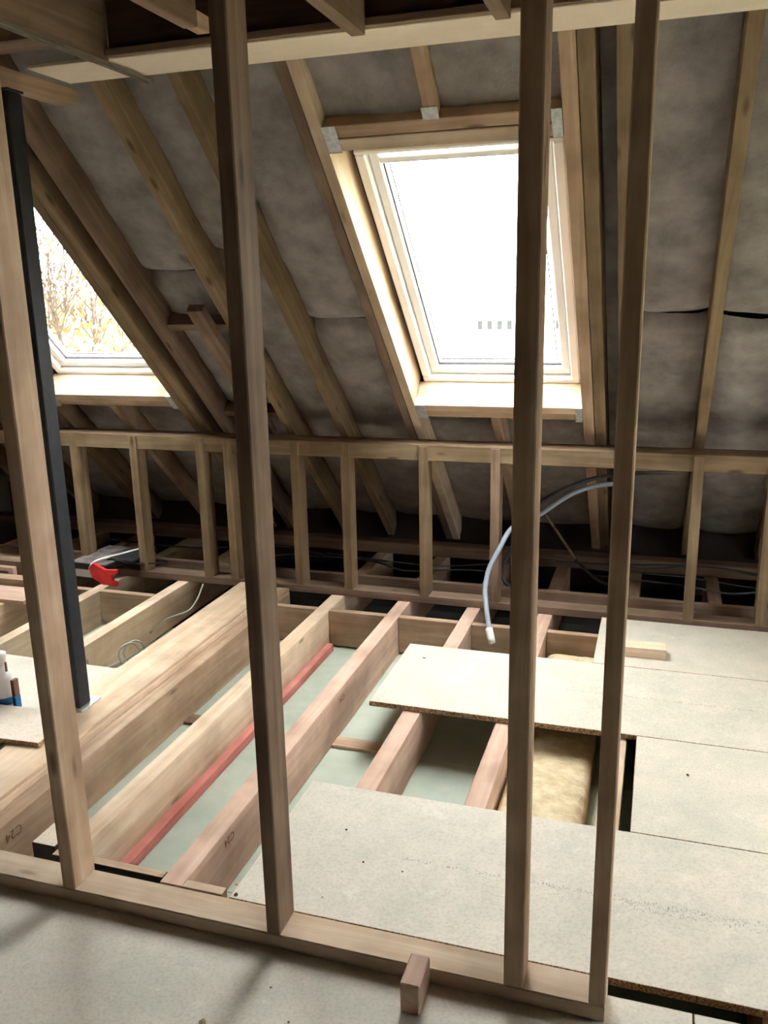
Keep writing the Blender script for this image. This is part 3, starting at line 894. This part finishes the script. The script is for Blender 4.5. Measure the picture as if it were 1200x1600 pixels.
# ------------------------------------------------------------------ outside
mesh('ground', [(-200, -200, -5.5), (200, -200, -5.5), (200, 220, -5.5), (-200, 220, -5.5)], [(0, 1, 2, 3)], 'grass', kind='structure')
bld = empty('pale_building', (-12, 80, -5.5), label='distant pale flat-topped building seen through the large roof window', cat='building')
bar('wall', -34, 8, 80, 90, -5.5, -0.72, 'render_wall', bld, 'X', 0.02)
bar('parapet', -34.2, 8.2, 79.8, 90.2, -0.72, -0.6, 'render_wall', bld, 'X', 0.01)
for x in (-16.4, -15.5, -14.6, -13.7, -9.3, -8.4, -4.6, -3.7):
    for zz in (-2.15,):
        wf = bar('window', x - 0.05, x + 0.5, 79.95, 79.999, zz - 0.05, zz + 0.85, 'white_frame', bld, 'Z', 0.005)
        bar('pane', x, x + 0.45, 79.92, 79.949, zz, zz + 0.8, 'far_pane', wf, 'Z', 0)

# planted bank seen through the left window
vs, fs = [], []
NX, NY = 40, 24
for j in range(NY + 1):
    for i in range(NX + 1):
        x = -32 + 28 * i / NX
        y = 11 + 16 * j / NY
        z = -5.5 + 7.2 * (j / NY) ** 0.8 * min(1, (i and (NX - i) / 10)) + 0.5 * noise.noise(Vector((x * 0.4, y * 0.4, 1)))
        vs.append((x, y, max(z, -5.6)))
for j in range(NY):
    for i in range(NX):
        a = j * (NX + 1) + i
        fs.append((a, a + 1, a + NX + 2, a + NX + 1))
mesh('hillside', vs, fs, 'bank', kind='structure', smooth=True)


def shrub(x, y, z, h, rad, leaf, nleaf, label, seed):
    rr = random.Random(seed)
    root = empty('shrub', (x, y, z), label=label, cat='shrub', group='shrubs on the bank outside')
    vs, fs = [], []

    def limb(p, d, L, r_, depth):
        q = p + d * L
        o = d.orthogonal().normalized()
        o2 = d.cross(o)
        b = len(vs)
        for pp, r0 in ((p, r_), (q, r_ * 0.6)):
            for k in range(4):
                a = k * math.pi / 2
                vs.append(pp + r0 * (math.cos(a) * o + math.sin(a) * o2))
        for k in range(4):
            fs.append((b + k, b + (k + 1) % 4, b + 4 + (k + 1) % 4, b + 4 + k))
        if depth:
            for _ in range(4):
                nd = (d + Vector((rr.uniform(-1, 1), rr.uniform(-1, 1), rr.uniform(-0.3, 0.7))) * 0.8).normalized()
                limb(p + d * L * rr.uniform(0.5, 1), nd, L * rr.uniform(0.55, 0.8), r_ * 0.55, depth - 1)
    for _ in range(3):
        limb(Vector((0, 0, -0.2)), Vector((rr.uniform(-.4, .4), rr.uniform(-.3, .3), 1)).normalized(), h * 0.42, 0.06, 3)
    mesh('branches', vs, fs, 'bark', root, Matrix.Translation((x, y, z)))
    vs2, fs2 = [], []
    for _ in range(nleaf):
        a, e, q = rr.uniform(0, 6.283), rr.uniform(-0.9, 1), rr.random() ** 0.4
        c = Vector((rad * q * math.cos(a) * math.sqrt(1 - e * e), rad * q * math.sin(a) * math.sqrt(1 - e * e), h * 0.55 + 0.45 * h * q * e))
        u_ = Vector((rr.uniform(-1, 1), rr.uniform(-1, 1), rr.uniform(-1, 1))).normalized() * rr.uniform(0.05, 0.13)
        w_ = u_.orthogonal().normalized() * rr.uniform(0.03, 0.07)
        b = len(vs2)
        vs2 += [c - u_, c + w_, c + u_, c - w_]
        fs2.append((b, b + 1, b + 2, b + 3))
    mesh('foliage', vs2, fs2, leaf, root, Matrix.Translation((x, y, z)), kind='stuff')


SH = [(-9.3, 12.2, -4.6, 4.4, 1.3, 'leaf_brown', 700, 'russet shrub low on the bank outside the left window'),
      (-11.3, 15.6, -2.9, 4.2, 1.4, 'leaf_yellow', 600, 'yellow leaved shrub part way up the bank outside the left window'),
      (-14.3, 18.8, -1.6, 4.6, 1.6, 'leaf_yellow', 420, 'tall sparse yellowing shrub high on the bank outside'),
      (-13.4, 23.0, 0.0, 3.6, 1.6, 'leaf_brown', 600, 'dense brown shrub at the top of the bank outside'),
      (-18.0, 23.0, 0.0, 5.2, 1.8, 'leaf_brown', 260, 'tall bare branched shrub against the white sky outside')]
for k, a in enumerate(SH):
    shrub(*a, seed=40 + k)
